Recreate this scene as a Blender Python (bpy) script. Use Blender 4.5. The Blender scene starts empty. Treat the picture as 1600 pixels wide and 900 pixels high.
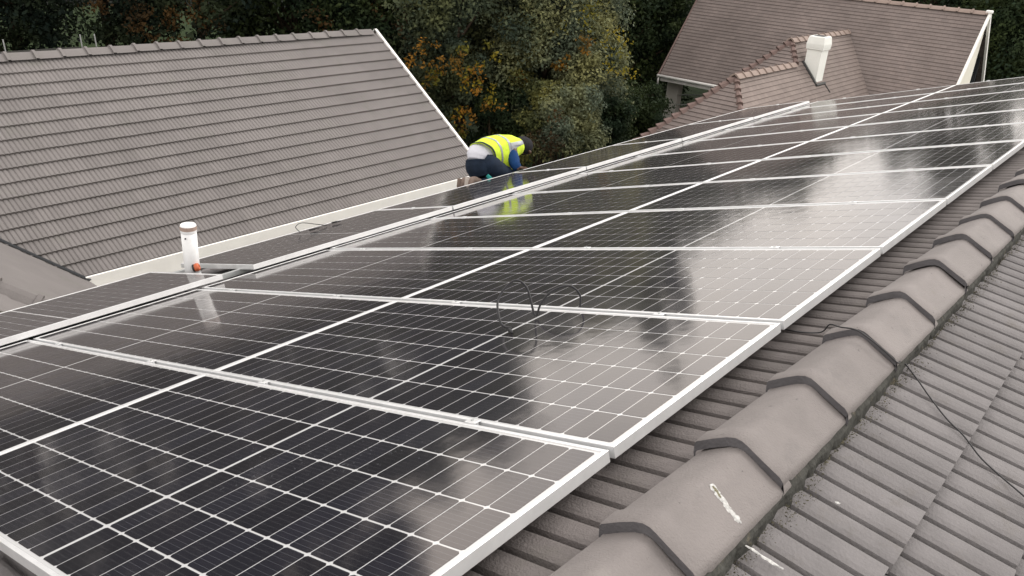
import bpy, bmesh, math, random
import numpy as np
from mathutils import Matrix, Vector
random.seed(7); rng = np.random.default_rng(7)
S = bpy.context.scene
COL = S.collection

# ------------------------------------------------------------------ camera
CAM = Vector((-0.5202, -0.8990, 1.2489))
RW = Matrix(((0.6410122872, -0.7646747365, 0.0661497916),
             (-0.2748789405, -0.3091827714, -0.9104106667),
             (0.7166204125, 0.5654012391, -0.4083829369)))
cd = bpy.data.cameras.new("camera"); cam = bpy.data.objects.new("camera", cd); COL.objects.link(cam)
cd.sensor_width = 36; cd.lens = 1300.81 / 1600 * 36; cd.clip_start = 0.05; cd.clip_end = 600
cam.matrix_world = Matrix.Translation(CAM) @ (RW.transposed() @ Matrix.Diagonal((1, -1, -1))).to_4x4()
S.camera = cam

# ------------------------------------------------------------------ world and sun (pale overcast daylight)
SUN_EL, SUN_AZ = math.radians(38), math.radians(-22)      # azimuth from +X towards -Y
wd = bpy.data.worlds.new("World"); S.world = wd; wd.use_nodes = True
nt = wd.node_tree; nt.nodes.clear()
def N(t, ty, **kw):
    n = t.nodes.new(ty)
    for k, v in kw.items(): setattr(n, k, v)
    return n
wo = N(nt, 'ShaderNodeOutputWorld'); bg = N(nt, 'ShaderNodeBackground')
sky = N(nt, 'ShaderNodeTexSky', sky_type='NISHITA', sun_disc=False)
sky.sun_elevation = SUN_EL; sky.sun_rotation = math.pi / 2 - SUN_AZ
sky.dust_density = 4; sky.air_density = 1.2
hs = N(nt, 'ShaderNodeHueSaturation'); hs.inputs['Saturation'].default_value = 0.35
mx = N(nt, 'ShaderNodeMixRGB'); mx.inputs[0].default_value = 0.6
tcw = N(nt, 'ShaderNodeTexCoord'); nz = N(nt, 'ShaderNodeTexNoise'); nz.inputs['Scale'].default_value = 2.2; nz.inputs['Detail'].default_value = 4
cr = N(nt, 'ShaderNodeValToRGB')
cr.color_ramp.elements[0].position = 0.3; cr.color_ramp.elements[0].color = (20.0, 19.6, 19.6, 1)
cr.color_ramp.elements[1].position = 0.75; cr.color_ramp.elements[1].color = (34.5, 31.6, 28.6, 1)
L = nt.links.new
L(tcw.outputs['Generated'], nz.inputs['Vector']); L(nz.outputs['Fac'], cr.inputs[0])
L(sky.outputs[0], hs.inputs['Color']); L(hs.outputs[0], mx.inputs[1]); L(cr.outputs[0], mx.inputs[2])
L(mx.outputs[0], bg.inputs[0]); bg.inputs[1].default_value = 0.1; L(bg.outputs[0], wo.inputs[0])
sl = bpy.data.lights.new("sun", 'SUN'); sl.energy = 1.3; sl.angle = math.radians(22); sl.color = (1, .96, .91)
so = bpy.data.objects.new("sun", sl); COL.objects.link(so)
sdir = Vector((math.cos(SUN_EL) * math.cos(SUN_AZ), math.cos(SUN_EL) * math.sin(SUN_AZ), math.sin(SUN_EL)))
so.rotation_euler = sdir.to_track_quat('Z', 'Y').to_euler(); so.location = (0, 0, 30)
S.view_settings.view_transform = 'Standard'; S.view_settings.look = 'None'
S.view_settings.exposure = 0.0; S.view_settings.gamma = 1; S.view_settings.use_curve_mapping = False

# ------------------------------------------------------------------ helpers
TH = math.radians(17)
c_, s_ = math.cos(TH), math.sin(TH)
# roof frame (x along the ridge, y down the left slope, z off the panels) -> world
PM = Matrix(((1, 0, 0, 0), (0, c_, s_, 0), (0, -s_, c_, 0), (0, 0, 0, 1)))
def P(x, y, z): return PM @ Vector((x, y, z))

def mat(name, color, rough=.8, spec=.3, var=.0, vscale=6., bump=0., bscale=40., metal=0., spots=None, island=0., objvar=0., coords='Object', detail=6):
    m = bpy.data.materials.new(name); m.use_nodes = True
    t = m.node_tree; b = t.nodes['Principled BSDF']; l = t.links.new
    b.inputs['Roughness'].default_value = rough; b.inputs['Specular IOR Level'].default_value = spec; b.inputs['Metallic'].default_value = metal
    tc = N(t, 'ShaderNodeTexCoord')
    if coords == 'World':
        gn = N(t, 'ShaderNodeNewGeometry'); vec = gn.outputs['Position']
    else: vec = tc.outputs[coords]
    col = N(t, 'ShaderNodeRGB'); col.outputs[0].default_value = (*color, 1); cur = col.outputs[0]
    if var > 0:
        n = N(t, 'ShaderNodeTexNoise'); n.inputs['Scale'].default_value = vscale; n.inputs['Detail'].default_value = detail; n.inputs['Roughness'].default_value = .65
        l(vec, n.inputs['Vector'])
        mr = N(t, 'ShaderNodeMapRange'); mr.inputs[1].default_value = .3; mr.inputs[2].default_value = .7; mr.inputs[3].default_value = 1 - var; mr.inputs[4].default_value = 1 + var
        l(n.outputs['Fac'], mr.inputs[0])
        mm = N(t, 'ShaderNodeVectorMath', operation='SCALE'); l(cur, mm.inputs[0]); l(mr.outputs[0], mm.inputs['Scale']); cur = mm.outputs[0]
    for on, amt in (('isl', island), ('obj', objvar)):
        if amt > 0:
            if on == 'isl': g = N(t, 'ShaderNodeNewGeometry'); r = g.outputs['Random Per Island']
            else: g = N(t, 'ShaderNodeObjectInfo'); r = g.outputs['Random']
            mr = N(t, 'ShaderNodeMapRange'); mr.inputs[3].default_value = 1 - amt; mr.inputs[4].default_value = 1 + amt; l(r, mr.inputs[0])
            mm = N(t, 'ShaderNodeVectorMath', operation='SCALE'); l(cur, mm.inputs[0]); l(mr.outputs[0], mm.inputs['Scale']); cur = mm.outputs[0]
    if spots:
        for (sc, lo, hi, sc_col, amt) in spots:
            n = N(t, 'ShaderNodeTexNoise'); n.inputs['Scale'].default_value = sc; n.inputs['Detail'].default_value = 5; n.inputs['Roughness'].default_value = .7
            l(vec, n.inputs['Vector'])
            mr = N(t, 'ShaderNodeMapRange'); mr.inputs[1].default_value = lo; mr.inputs[2].default_value = hi; mr.inputs[4].default_value = amt; l(n.outputs['Fac'], mr.inputs[0])
            x = N(t, 'ShaderNodeMixRGB'); l(mr.outputs[0], x.inputs[0]); l(cur, x.inputs[1]); x.inputs[2].default_value = (*sc_col, 1); cur = x.outputs[0]
    l(cur, b.inputs['Base Color'])
    if bump > 0:
        n = N(t, 'ShaderNodeTexNoise'); n.inputs['Scale'].default_value = bscale; n.inputs['Detail'].default_value = 6; l(vec, n.inputs['Vector'])
        bp = N(t, 'ShaderNodeBump'); bp.inputs['Strength'].default_value = bump; bp.inputs['Distance'].default_value = .01
        l(n.outputs['Fac'], bp.inputs['Height']); l(bp.outputs[0], b.inputs['Normal'])
    return m

TILE_SPOTS = [(9, .56, .72, (.13, .12, .11), .55), (38, .66, .74, (.05, .05, .045), .7), (23, .70, .76, (.34, .25, .13), .45)]
M_tile = mat('concrete_tile', (.160, .152, .154), .85, .25, .16, 5, .38, 120, spots=TILE_SPOTS, objvar=.07, coords='World')
M_tileL = mat('concrete_tile_brown', (.132, .119, .116), .85, .25, .18, 7, .55, 160, spots=TILE_SPOTS, objvar=.10, coords='World')
M_cap = mat('concrete_ridge', (.178, .162, .157), .72, .3, .13, 4, .35, 160, spots=[(5, .56, .74, (.105, .098, .098), .6), (2.3, .6, .7, (.24, .225, .21), .4), (30, .66, .72, (.03, .03, .028), .8), (11, .66, .74, (.13, .125, .085), .4)], objvar=.05, coords='World')
M_ntile = mat('weathered_tile', (.178, .166, .163), .85, .2, .08, 1.2, .4, 60, spots=[(2.2, .55, .8, (.14, .145, .12), .45)], objvar=.06, island=.02, coords='World')
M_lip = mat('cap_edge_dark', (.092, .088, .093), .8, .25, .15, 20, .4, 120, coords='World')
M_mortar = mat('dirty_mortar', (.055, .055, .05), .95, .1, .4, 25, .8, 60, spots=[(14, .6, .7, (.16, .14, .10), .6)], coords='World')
M_moss = mat('moss_debris', (.07, .065, .045), .95, .1, .3, 30, island=.5, coords='World')
M_drop = mat('bird_lime', (.46, .46, .45), .8, .2, .35, 90, .5, 120)
M_drop2 = mat('bird_lime_dark', (.16, .15, .10), .8, .2, .3, 90)
M_alu = mat('anodised_aluminium', (.70, .71, .72), .36, .5, .08, 8, metal=.45, spots=[(5, .6, .8, (.5, .49, .47), .3)], coords='World')
M_alu2 = mat('raw_aluminium', (.52, .54, .54), .35, .5, .05, 8, metal=.6)
M_white = mat('white_paint', (.84, .83, .81), .6, .4, .05, 3, coords='World')
M_cream = mat('cream_render', (.72, .70, .62), .85, .2, .06, 2, .3, 30, coords='World')
M_col = mat('grey_render', (.48, .46, .43), .85, .2, .06, 2, .3, 30, coords='World')
M_dark = mat('dark_void', (.02, .022, .025), .6, .3)
M_glassd = mat('dark_window_glass', (.015, .018, .022), .08, .6)
M_pvc = mat('white_pvc', (.76, .77, .78), .35, .5, .05, 12, spots=[(7, .6, .75, (.5, .48, .44), .35)])
M_pvcrim = mat('aged_pvc_rim', (.36, .27, .23), .6, .3, .15, 30)
M_orange = mat('orange_plastic', (.50, .12, .05), .5, .4, .2, 40)
M_black = mat('black_rubber', (.012, .012, .014), .5, .4)
M_cable = mat('faded_black_cable', (.014, .014, .016), .5, .4)
M_grass = mat('lawn', (.014, .026, .006), .95, .1, .35, 1.5, .6, 20, coords='World')
M_hill = mat('far_wood', (.004, .006, .004), .95, .1, .6, .6, .9, 2., coords='World')
M_membrane = mat('roof_deck_timber', (.06, .05, .045), .9, .2, .2, 4)

# brown plain tiles of the large house: courses are geometry, the joints and mottling colour
def brown(name, c1, c2):
    m = bpy.data.materials.new(name); m.use_nodes = True; t = m.node_tree; b = t.nodes['Principled BSDF']; l = t.links.new
    uv = N(t, 'ShaderNodeUVMap'); br = N(t, 'ShaderNodeTexBrick')
    br.inputs['Scale'].default_value = 1; br.inputs['Brick Width'].default_value = .19; br.inputs['Row Height'].default_value = .125; br.offset = .5
    br.inputs['Mortar Size'].default_value = .006; br.inputs['Color1'].default_value = (*c1, 1); br.inputs['Color2'].default_value = (*c2, 1); br.inputs['Mortar'].default_value = (c1[0] * .75, c1[1] * .75, c1[2] * .75, 1)
    br.inputs['Bias'].default_value = 0
    l(uv.outputs[0], br.inputs['Vector'])
    g = N(t, 'ShaderNodeNewGeometry'); n = N(t, 'ShaderNodeTexNoise'); n.inputs['Scale'].default_value = .55; n.inputs['Detail'].default_value = 7; n.inputs['Roughness'].default_value = .7; l(g.outputs['Position'], n.inputs['Vector'])
    mr = N(t, 'ShaderNodeMapRange'); mr.inputs[1].default_value = .3; mr.inputs[2].default_value = .7; mr.inputs[3].default_value = .78; mr.inputs[4].default_value = 1.2; l(n.outputs['Fac'], mr.inputs[0])
    mm = N(t, 'ShaderNodeVectorMath', operation='SCALE'); l(br.outputs['Color'], mm.inputs[0]); l(mr.outputs[0], mm.inputs['Scale']); l(mm.outputs[0], b.inputs['Base Color'])
    b.inputs['Roughness'].default_value = .85; b.inputs['Specular IOR Level'].default_value = .2
    return m
M_brown = brown('brown_plain_tile', (.190, .158, .148), (.166, .140, .132))
M_brown2 = brown('brown_wing_tile', (.205, .170, .155), (.182, .150, .138))
M_ridgeb = mat('buff_ridge_tile', (.26, .205, .18), .8, .2, .12, 2, .3, 20, coords='World')
M_hipb = mat('brown_hip_tile', (.16, .115, .105), .85, .2, .15, 3, island=.25, coords='World')

def tagp(o, **kw):
    for k, v in kw.items():
        if v is not None: o[k] = v
    return o
ROOTM = {}
def root(name, label, cat, m=Matrix(), group=None):
    o = bpy.data.objects.new(name, None); COL.objects.link(o); o.matrix_world = m; o.empty_display_size = .1
    ROOTM[o.name] = m.copy(); tagp(o, label=label, category=cat, group=group); return o
def mesh(name, V, F, m, smooth=False, uvs=None):
    me = bpy.data.meshes.new(name); me.from_pydata([tuple(v) for v in V], [], F)
    if uvs:
        ul = me.uv_layers.new(name='UVMap')
        k = 0
        for f in uvs:
            for u in f: ul.data[k].uv = u; k += 1
    if isinstance(m, (list, tuple)):
        for q in m: me.materials.append(q)
    elif m: me.materials.append(m)
    if smooth: me.shade_smooth()
    me.update(); return me
def link(name, me, parent=None, mw=None, kind=None, **kw):
    """link a mesh; vertices are in world space (mw None) or in the space of mw"""
    o = bpy.data.objects.new(name, me); COL.objects.link(o)
    if parent:
        o.parent = parent
        pm = ROOTM.get(parent.name, Matrix())
        o.matrix_local = pm.inverted() @ (mw if mw is not None else Matrix())
        ROOTM[o.name] = (mw if mw is not None else Matrix()).copy()
    else:
        o.matrix_world = mw if mw is not None else Matrix(); ROOTM[o.name] = o.matrix_world.copy()
    if kind: o['kind'] = kind
    tagp(o, **kw); return o
class MB:
    def __init__(s): s.V = []; s.F = []
    def add(s, V, F):
        b = len(s.V); s.V += [tuple(v) for v in V]; s.F += [tuple(i + b for i in f) for f in F]; return s
    def box(s, x0, x1, y0, y1, z0, z1, T=None):
        V = [(x, y, z) for z in (z0, z1) for y in (y0, y1) for x in (x0, x1)]
        if T: V = [T(Vector(v)) for v in V]
        return s.add(V, [(0, 2, 3, 1), (4, 5, 7, 6), (0, 1, 5, 4), (2, 6, 7, 3), (0, 4, 6, 2), (1, 3, 7, 5)])
    def tube(s, pts, r, n=8, caps=True):
        pts = [Vector(p) for p in pts]; rs = r if isinstance(r, (list, tuple)) else [r] * len(pts)
        b = len(s.V); up = None
        for i, p in enumerate(pts):
            d = (pts[min(i + 1, len(pts) - 1)] - pts[max(i - 1, 0)]).normalized()
            if up is None: up = Vector((0, 0, 1)) if abs(d.z) < .9 else Vector((1, 0, 0))
            a = d.cross(up).normalized(); c = a.cross(d).normalized(); up = c
            rr = rs[i]; ra, rc = rr if isinstance(rr, tuple) else (rr, rr)
            for k in range(n):
                t = 2 * math.pi * k / n; s.V.append(tuple(p + a * math.cos(t) * ra + c * math.sin(t) * rc))
        for i in range(len(pts) - 1):
            for k in range(n):
                q = b + i * n; s.F.append((q + k, q + (k + 1) % n, q + n + (k + 1) % n, q + n + k))
        if caps:
            s.F.append(tuple(b + k for k in reversed(range(n)))); s.F.append(tuple(b + (len(pts) - 1) * n + k for k in range(n)))
        return s
    def done(s, name, m, smooth=False): return mesh(name, s.V, s.F, m, smooth)
def smoothpts(pts, n=6):
    pts = [Vector(p) for p in pts]; out = []
    for i in range(len(pts) - 1):
        p0, p1, p2, p3 = pts[max(i - 1, 0)], pts[i], pts[i + 1], pts[min(i + 2, len(pts) - 1)]
        for k in range(n):
            t = k / n
            out.append(.5 * ((2 * p1) + (p2 - p0) * t + (2 * p0 - 5 * p1 + 4 * p2 - p3) * t * t + (3 * p1 - p0 - 3 * p2 + p3) * t ** 3))
    out.append(pts[-1]); return out
def bevel(me, w, seg=1):
    bm = bmesh.new(); bm.from_mesh(me); bmesh.ops.bevel(bm, geom=bm.edges[:], offset=w, segments=seg, affect='EDGES', clamp_overlap=True); bm.to_mesh(me); bm.free(); return me

# ------------------------------------------------------------------ ground and far hill
GZ = -6.2
g = mesh('ground', [(-120, -120, GZ), (160, -120, GZ), (160, 160, GZ), (-120, 160, GZ)], [(0, 1, 2, 3)], M_grass)
link('ground', g, kind='structure')
hv, hf = [], []
na, nr = 60, 8
for j in range(nr):
    for i in range(na):
        a = math.radians(-30 + 150 * i / (na - 1)); r = 62 + j * 7
        h = GZ - .3 + (4.2 + 1.0 * math.sin(i * .5) + .6 * math.sin(i * 1.3)) * math.sin(min(1, j / 6) * math.pi / 2)
        hv.append((r * math.cos(a), r * math.sin(a), h + random.uniform(-.3, .3)))
for j in range(nr - 1):
    for i in range(na - 1): hf.append((j * na + i, j * na + i + 1, (j + 1) * na + i + 1, (j + 1) * na + i))
link('hill', mesh('hill', hv, hf, M_hill, True), kind='structure')

# ------------------------------------------------------------------ main house (the roof we stand on)
XA, XB = -3.0, 14.3
house = root('house', 'long grey concrete tiled house roof with ridge caps, carrying the solar panels', 'house', Matrix.Translation((5.5, 0, GZ)))
ZB = -.112                       # left tile bed in the roof frame
AR = math.radians(29.5); RD = Vector((0, -math.cos(AR), -math.sin(AR))); RN = Vector((0, -math.sin(AR), math.cos(AR)))
RO = Vector((0, -.38, -.16)) - RN * .022      # right tile bed origin
def RP(x, s, h=0): return PM @ (Vector((x, 0, 0)) + RO + RD * s + RN * h)
yE = 5.58; sE = 6.4
apy = -.30; apz = -.135
dk = MB()
def slab(a, b, th):
    nrm = Vector((0, b[2] - a[2], -(b[1] - a[1]))).normalized()
    if nrm.z > 0: nrm = -nrm
    q = [a, b, b + nrm * th, a + nrm * th]
    V = [Vector((XA, v.y, v.z)) for v in q] + [Vector((XB, v.y, v.z)) for v in q]
    dk.add(V, [(0, 1, 2, 3), (7, 6, 5, 4), (0, 4, 5, 1), (1, 5, 6, 2), (2, 6, 7, 3), (3, 7, 4, 0)])
slab(P(0, -.27, ZB - .012), P(0, yE, ZB - .012), .1)
ra = RP(0, -.06, -.012); rb = RP(0, sE, -.012); slab(Vector((0, ra.y, ra.z)), Vector((0, rb.y, rb.z)), .1)
link('roof_deck', dk.done('roof_deck', M_membrane), house)
wl = MB()
eL = P(0, yE, ZB); eR = RP(0, sE)
for (x0, x1, y0, y1) in ((XA + .3, XB - .3, eL.y - .8, eL.y - .55), (XA + .3, XB - .3, eR.y + .55, eR.y + .8)): wl.box(x0, x1, y0, y1, GZ, min(eL.z, eR.z) - .12)
wl.box(XA + .3, XA + .55, eR.y + .8, eL.y - .8, GZ, -2.1); wl.box(XB - .55, XB - .3, eR.y + .8, eL.y - .8, GZ, -2.1)
link('wall', wl.done('wall', M_cream), house)

RIB = .0955
def tile_mesh(name, npan, w, gauge, d=.011, lift=.020, thick=.017, over=.05, m=None, crown=.0035, gw=.115):
    xs, zs = [], []
    for p in range(npan):
        for (u, z) in ((0, -d), (gw * .6, -d * .95), (gw, -d * .1), (.3, crown * .6), (.55, crown), (.80, crown * .5), (1 - gw * .45, -d * .12), (1 - gw * .2, -d * .9)):
            xs.append((p + u) * w); zs.append(z)
    xs.append(npan * w - .0012); zs.append(-d)
    n = len(xs); V = []
    for (y, dz) in ((-over, -over / gauge * lift), (gauge, lift)): V += [(x, y, z + dz + .012) for x, z in zip(xs, zs)]
    V += [(x, gauge - .002, z + lift + .012 - thick) for x, z in zip(xs, zs)]
    F = []
    for i in range(n - 1):
        F.append((i + 1, i, n + i, n + i + 1)); F.append((n + i + 1, n + i, 2 * n + i, 2 * n + i + 1))
    return mesh(name, V, F, m)
GR = .23
tmR = tile_mesh('roof_tile_right', 3, RIB, GR, m=M_tile, d=.027, lift=.024, thick=.030, gw=.14)
def frame_mat(origin, xd, yd, zd):
    return Matrix(((xd.x, yd.x, zd.x, origin.x), (xd.y, yd.y, zd.y, origin.y), (xd.z, yd.z, zd.z, origin.z), (0, 0, 0, 1)))
PX = Vector((1, 0, 0)); PR3 = PM.to_3x3()
yR = PR3 @ RD; nR_ = PR3 @ RN
rest = MB(); nt_single = 0
def add_tile(nm, tm, M4, single, parent, restmb, jit=.0):
    if jit:
        M4 = M4 @ Matrix.Translation((random.uniform(-.0008, .0008), random.uniform(-jit, jit), random.uniform(0, .0012))) @ Matrix.Rotation(random.uniform(-jit, jit) * 1.2, 4, 'Z')
    if single: link(nm, tm, parent, M4)
    else:
        restmb.add([M4 @ v.co for v in tm.vertices], [tuple(p.vertices) for p in tm.polygons])
# right slope: 3 pan tiles, courses broken by half; y axis of a tile runs down the slope, so x is mirrored to keep it right-handed
MIR = lambda M4: M4
x0 = 1.274 - 15 * RIB
for c in range(0, 27):
    sT = .27 - GR + GR * c
    off = (c % 2) * RIB * 1
    k = 0; x = x0 - 3 * RIB * 4 + off
    while x < XB - .2:
        o = RP(x, sT); M4 = frame_mat(o, PX, yR, nR_)
        lo = (o - CAM).length
        single = (c <= 5 and -0.1 < x < 6.2 and x > .2 + .35 * 0)
        add_tile('roof_tile', tmR, M4, single, house, rest, .003)
        nt_single += single
        x += 3 * RIB
# left slope
GL = .30
tmL = tile_mesh('roof_tile_left', 3, RIB, GL, m=M_tileL, d=.027, thick=.026, gw=.16)
yL = PR3 @ Vector((0, 1, 0)); nL = PR3 @ Vector((0, 0, 1))
for c in range(0, 19):
    y0 = -.10 + GL * c; x = .791 - 3 * RIB * 13 + (c % 2) * RIB
    while x < XB - .2:
        M4 = frame_mat(P(x, y0, ZB), PX, yL, nL)
        single = (c == 0 and .2 < x < 11)
        if c < 2 or c > 16 or x < .1 or x > 13 or (13 < c): add_tile('roof_tile', tmL, M4, single, house, rest, .003)
        nt_single += single
        x += 3 * RIB
link('roof_tile_field', rest.done('roof_tile_field', M_tile), house, kind='stuff')

# ridge caps
sec = [(-.150, -.056), (-.157, -.028), (-.163, -.0225), (-.213, -.0065), (-.252, .0035), (-.276, .0050), (-.293, -.001), (-.306, -.0115), (-.330, -.0345), (-.358, -.0605), (-.384, -.084), (-.391, -.098), (-.381, -.122)]
def cap_mesh():
    V = []; n = len(sec); cy, cz = -.27, -.10
    def ring(x, o, lip=0):
        for (y, z) in sec: V.append((x, cy + (y - cy) * (1 - o[0]), cz + (z - cz) * 1 - o[1]))
    ring(0, (-.0, .027)); ring(0, (0, .0015)); ring(.004, (-.003, -.001)); ring(.060, (0, -.0015)); ring(.078, (.02, .009)); ring(.46, (.05, .028)); ring(.50, (.06, .032))
    F = []
    for j in range(6):
        for i in range(n - 1): F.append((j * n + i, (j + 1) * n + i, (j + 1) * n + i + 1, j * n + i + 1))
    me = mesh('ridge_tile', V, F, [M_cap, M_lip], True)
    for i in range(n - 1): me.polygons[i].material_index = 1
    me.attributes.new('sharp_edge', 'BOOLEAN', 'EDGE')
    for e in me.edges:
        a, b = e.vertices
        if a // n == b // n and a // n in (1,): e.use_edge_sharp = True
    return me
cm = cap_mesh()
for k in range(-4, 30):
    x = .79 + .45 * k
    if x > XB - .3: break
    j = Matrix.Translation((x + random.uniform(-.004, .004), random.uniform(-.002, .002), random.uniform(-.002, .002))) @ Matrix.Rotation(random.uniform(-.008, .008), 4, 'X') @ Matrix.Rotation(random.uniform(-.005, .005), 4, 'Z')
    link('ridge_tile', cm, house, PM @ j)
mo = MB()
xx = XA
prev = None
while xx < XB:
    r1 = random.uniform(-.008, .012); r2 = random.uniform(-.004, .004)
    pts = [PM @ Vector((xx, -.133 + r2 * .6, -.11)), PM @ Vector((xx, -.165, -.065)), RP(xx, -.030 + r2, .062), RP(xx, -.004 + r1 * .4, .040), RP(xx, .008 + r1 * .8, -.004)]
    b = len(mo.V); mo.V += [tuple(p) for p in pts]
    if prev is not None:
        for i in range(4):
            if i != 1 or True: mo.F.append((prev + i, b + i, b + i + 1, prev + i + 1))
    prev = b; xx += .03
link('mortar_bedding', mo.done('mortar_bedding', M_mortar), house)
# grit and moss lying in the gutter line beside the caps
ms = MB()
for i in range(4200):
    x = random.uniform(.4, 7); s = .008 + abs(random.gauss(0, .013)) * (1.1 + .9 * math.sin(x * 9) * math.sin(x * 3.1)); r = random.uniform(.0010, .0030)
    c = RP(x, s, .026 + r * .4)
    ms.add([c + Vector((random.uniform(-r, r) * 1.5, random.uniform(-r, r) * 1.5, random.uniform(-r, r))) for _ in range(4)], [(0, 1, 2), (0, 2, 3), (0, 3, 1), (1, 3, 2)])
link('moss_grit', ms.done('moss_grit', M_moss), house, kind='stuff')

# bird droppings, thin crusts on the caps and tiles
def crust(pts, w, m, surf):
    """flat ribbon draped on a surface: pts (x, s) with widths"""
    fine = [(Vector((*pts[i], 0)).lerp(Vector((*pts[i + 1], 0)), k / 4), w[i] * (1 - k / 4) + w[i + 1] * k / 4) for i in range(len(pts) - 1) for k in range(4)] + [(Vector((*pts[-1], 0)), w[-1])]
    pts = [(a.x + random.gauss(0, .0007), a.y) for a, b in fine]; w = [b for a, b in fine]
    mb = MB(); n = len(pts)
    for i, (p, ww) in enumerate(zip(pts, w)):
        a = Vector(pts[max(i - 1, 0)]); c = Vector(pts[min(i + 1, n - 1)]); d = (c - a); d = Vector((d.x, d.y)).normalized(); nn = Vector((-d.y, d.x))
        for sgn, h in ((-1, 0), (-.5, 1), (.5, 1), (1, 0)):
            q = Vector(p) + nn * ww * sgn * random.uniform(.65, 1.3); mb.V.append(tuple(surf(q.x, q.y, h * .0016)))
    for i in range(n - 1):
        for k in range(3): mb.F.append((i * 4 + k, i * 4 + k + 1, i * 4 + 5 + k, i * 4 + 4 + k))
    return mb
def capsurf(o):
    pts = [((-.27 + (y + .27) * (1 - o[0])), z - o[1]) for (y, z) in sec]
    def f(x, t, h):                       # t = distance along the right face from the crest
        acc = 0
        for i in range(5, len(pts) - 1):
            a = Vector((0, *pts[i])); b = Vector((0, *pts[i + 1])); l = (b - a).length
            if acc + l >= t or i == len(pts) - 2:
                u = (t - acc) / l; q = a.lerp(b, u); n = Vector((0, -(b - a).z * -1, (b - a).y * -1)).normalized(); n = Vector((0, (b - a).z, -(b - a).y)).normalized()
                return PM @ (Vector((x, q.y, q.z)) + n * (h + .0012))
            acc += l
    return f
O0 = (.0, .0); O1 = (.032, .0150)
cs = capsurf(O1)
link('bird_dropping', crust([(1.048, .030), (1.044, .045), (1.040, .062), (1.035, .085), (1.031, .105), (1.029, .124), (1.027, .136)], [.0065, .0105, .0095, .0075, .0085, .0095, .003], M_drop, cs).done('bird_dropping', M_drop), house, label='white streaked bird dropping with dark centre on a ridge cap')
link('bird_dropping', crust([(1.0465, .036), (1.043, .050), (1.038, .066)], [.003, .0055, .003], M_drop2, lambda x, t, h: cs(x, t, h + .0012)).done('bird_dropping_core', M_drop2), house)
rs_ = lambda x, s, h: RP(x, s, .034 + h)
link('bird_dropping', crust([(1.024, -.002), (1.029, .018), (1.030, .036), (1.032, .06), (1.038, .092)], [.002, .0045, .003, .0055, .003], M_drop, rs_).done('bird_dropping_tile', M_drop), house)
link('bird_dropping', crust([(1.362, .090), (1.367, .097), (1.370, .101)], [.002, .0045, .002], M_drop, rs_).done('bird_dropping_dot', M_drop), house)

# ------------------------------------------------------------------ solar panels
LM, WM = 2.047, 1.062          # module length and width
def seam(s): return 1.083 * s + .0022 * s * s
def cell_material():
    m = bpy.data.materials.new('mono_cell'); m.use_nodes = True; t = m.node_tree; b = t.nodes['Principled BSDF']; l = t.links.new
    tc = N(t, 'ShaderNodeTexCoord'); sp = N(t, 'ShaderNodeSeparateXYZ'); l(tc.outputs['Object'], sp.inputs[0])
    def lines(out, period, width):
        a = N(t, 'ShaderNodeMath', operation='DIVIDE'); l(out, a.inputs[0]); a.inputs[1].default_value = period
        f = N(t, 'ShaderNodeMath', operation='FRACT'); l(a.outputs[0], f.inputs[0])
        c = N(t, 'ShaderNodeMath', operation='LESS_THAN'); l(f.outputs[0], c.inputs[0]); c.inputs[1].default_value = width; return c.outputs[0]
    bus = lines(sp.outputs['X'], .0183, .055)
    mixc = N(t, 'ShaderNodeMixRGB'); mixc.inputs[1].default_value = (.0085, .0092, .0150, 1); mixc.inputs[2].default_value = (.05, .053, .06, 1); l(bus, mixc.inputs[0])
    oi = N(t, 'ShaderNodeObjectInfo'); mr = N(t, 'ShaderNodeMapRange'); mr.inputs[3].default_value = .75; mr.inputs[4].default_value = 1.35; l(oi.outputs['Random'], mr.inputs[0])
    sc = N(t, 'ShaderNodeVectorMath', operation='SCALE'); l(mixc.outputs[0], sc.inputs[0]); l(mr.outputs[0], sc.inputs['Scale']); l(sc.outputs[0], b.inputs['Base Color'])
    glaze(t, b); return m
def glaze(t, b):
    """the module's front glass: clear, faintly textured, with dust and haze put in as sheen"""
    l = t.links.new
    b.inputs['IOR'].default_value = 1.6; b.inputs['Specular IOR Level'].default_value = .95
    b.inputs['Specular Tint'].default_value = (1, .87, .77, 1)
    b.inputs['Sheen Weight'].default_value = .05; b.inputs['Sheen Roughness'].default_value = .45; b.inputs['Sheen Tint'].default_value = (1, .92, .86, 1)  # dust-like sheen that paints in the veiling haze over the dark cells
    g = N(t, 'ShaderNodeNewGeometry'); n = N(t, 'ShaderNodeTexNoise'); n.inputs['Scale'].default_value = 1.7; n.inputs['Detail'].default_value = 5; l(g.outputs['Position'], n.inputs['Vector'])
    mr = N(t, 'ShaderNodeMapRange'); mr.inputs[1].default_value = .3; mr.inputs[2].default_value = .7; mr.inputs[3].default_value = .065; mr.inputs[4].default_value = .12; l(n.outputs['Fac'], mr.inputs[0]); l(mr.outputs[0], b.inputs['Roughness'])
    n2 = N(t, 'ShaderNodeTexNoise'); n2.inputs['Scale'].default_value = 9; n2.inputs['Detail'].default_value = 2; l(g.outputs['Position'], n2.inputs['Vector'])
    bp = N(t, 'ShaderNodeBump'); bp.inputs['Strength'].default_value = .05; bp.inputs['Distance'].default_value = .01; l(n2.outputs['Fac'], bp.inputs['Height']); l(bp.outputs[0], b.inputs['Normal'])
M_cell = cell_material()
M_back = mat('white_backsheet', (.52, .53, .54), .1, .5); glaze(M_back.node_tree, M_back.node_tree.nodes['Principled BSDF'])
FR = .0125
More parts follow.
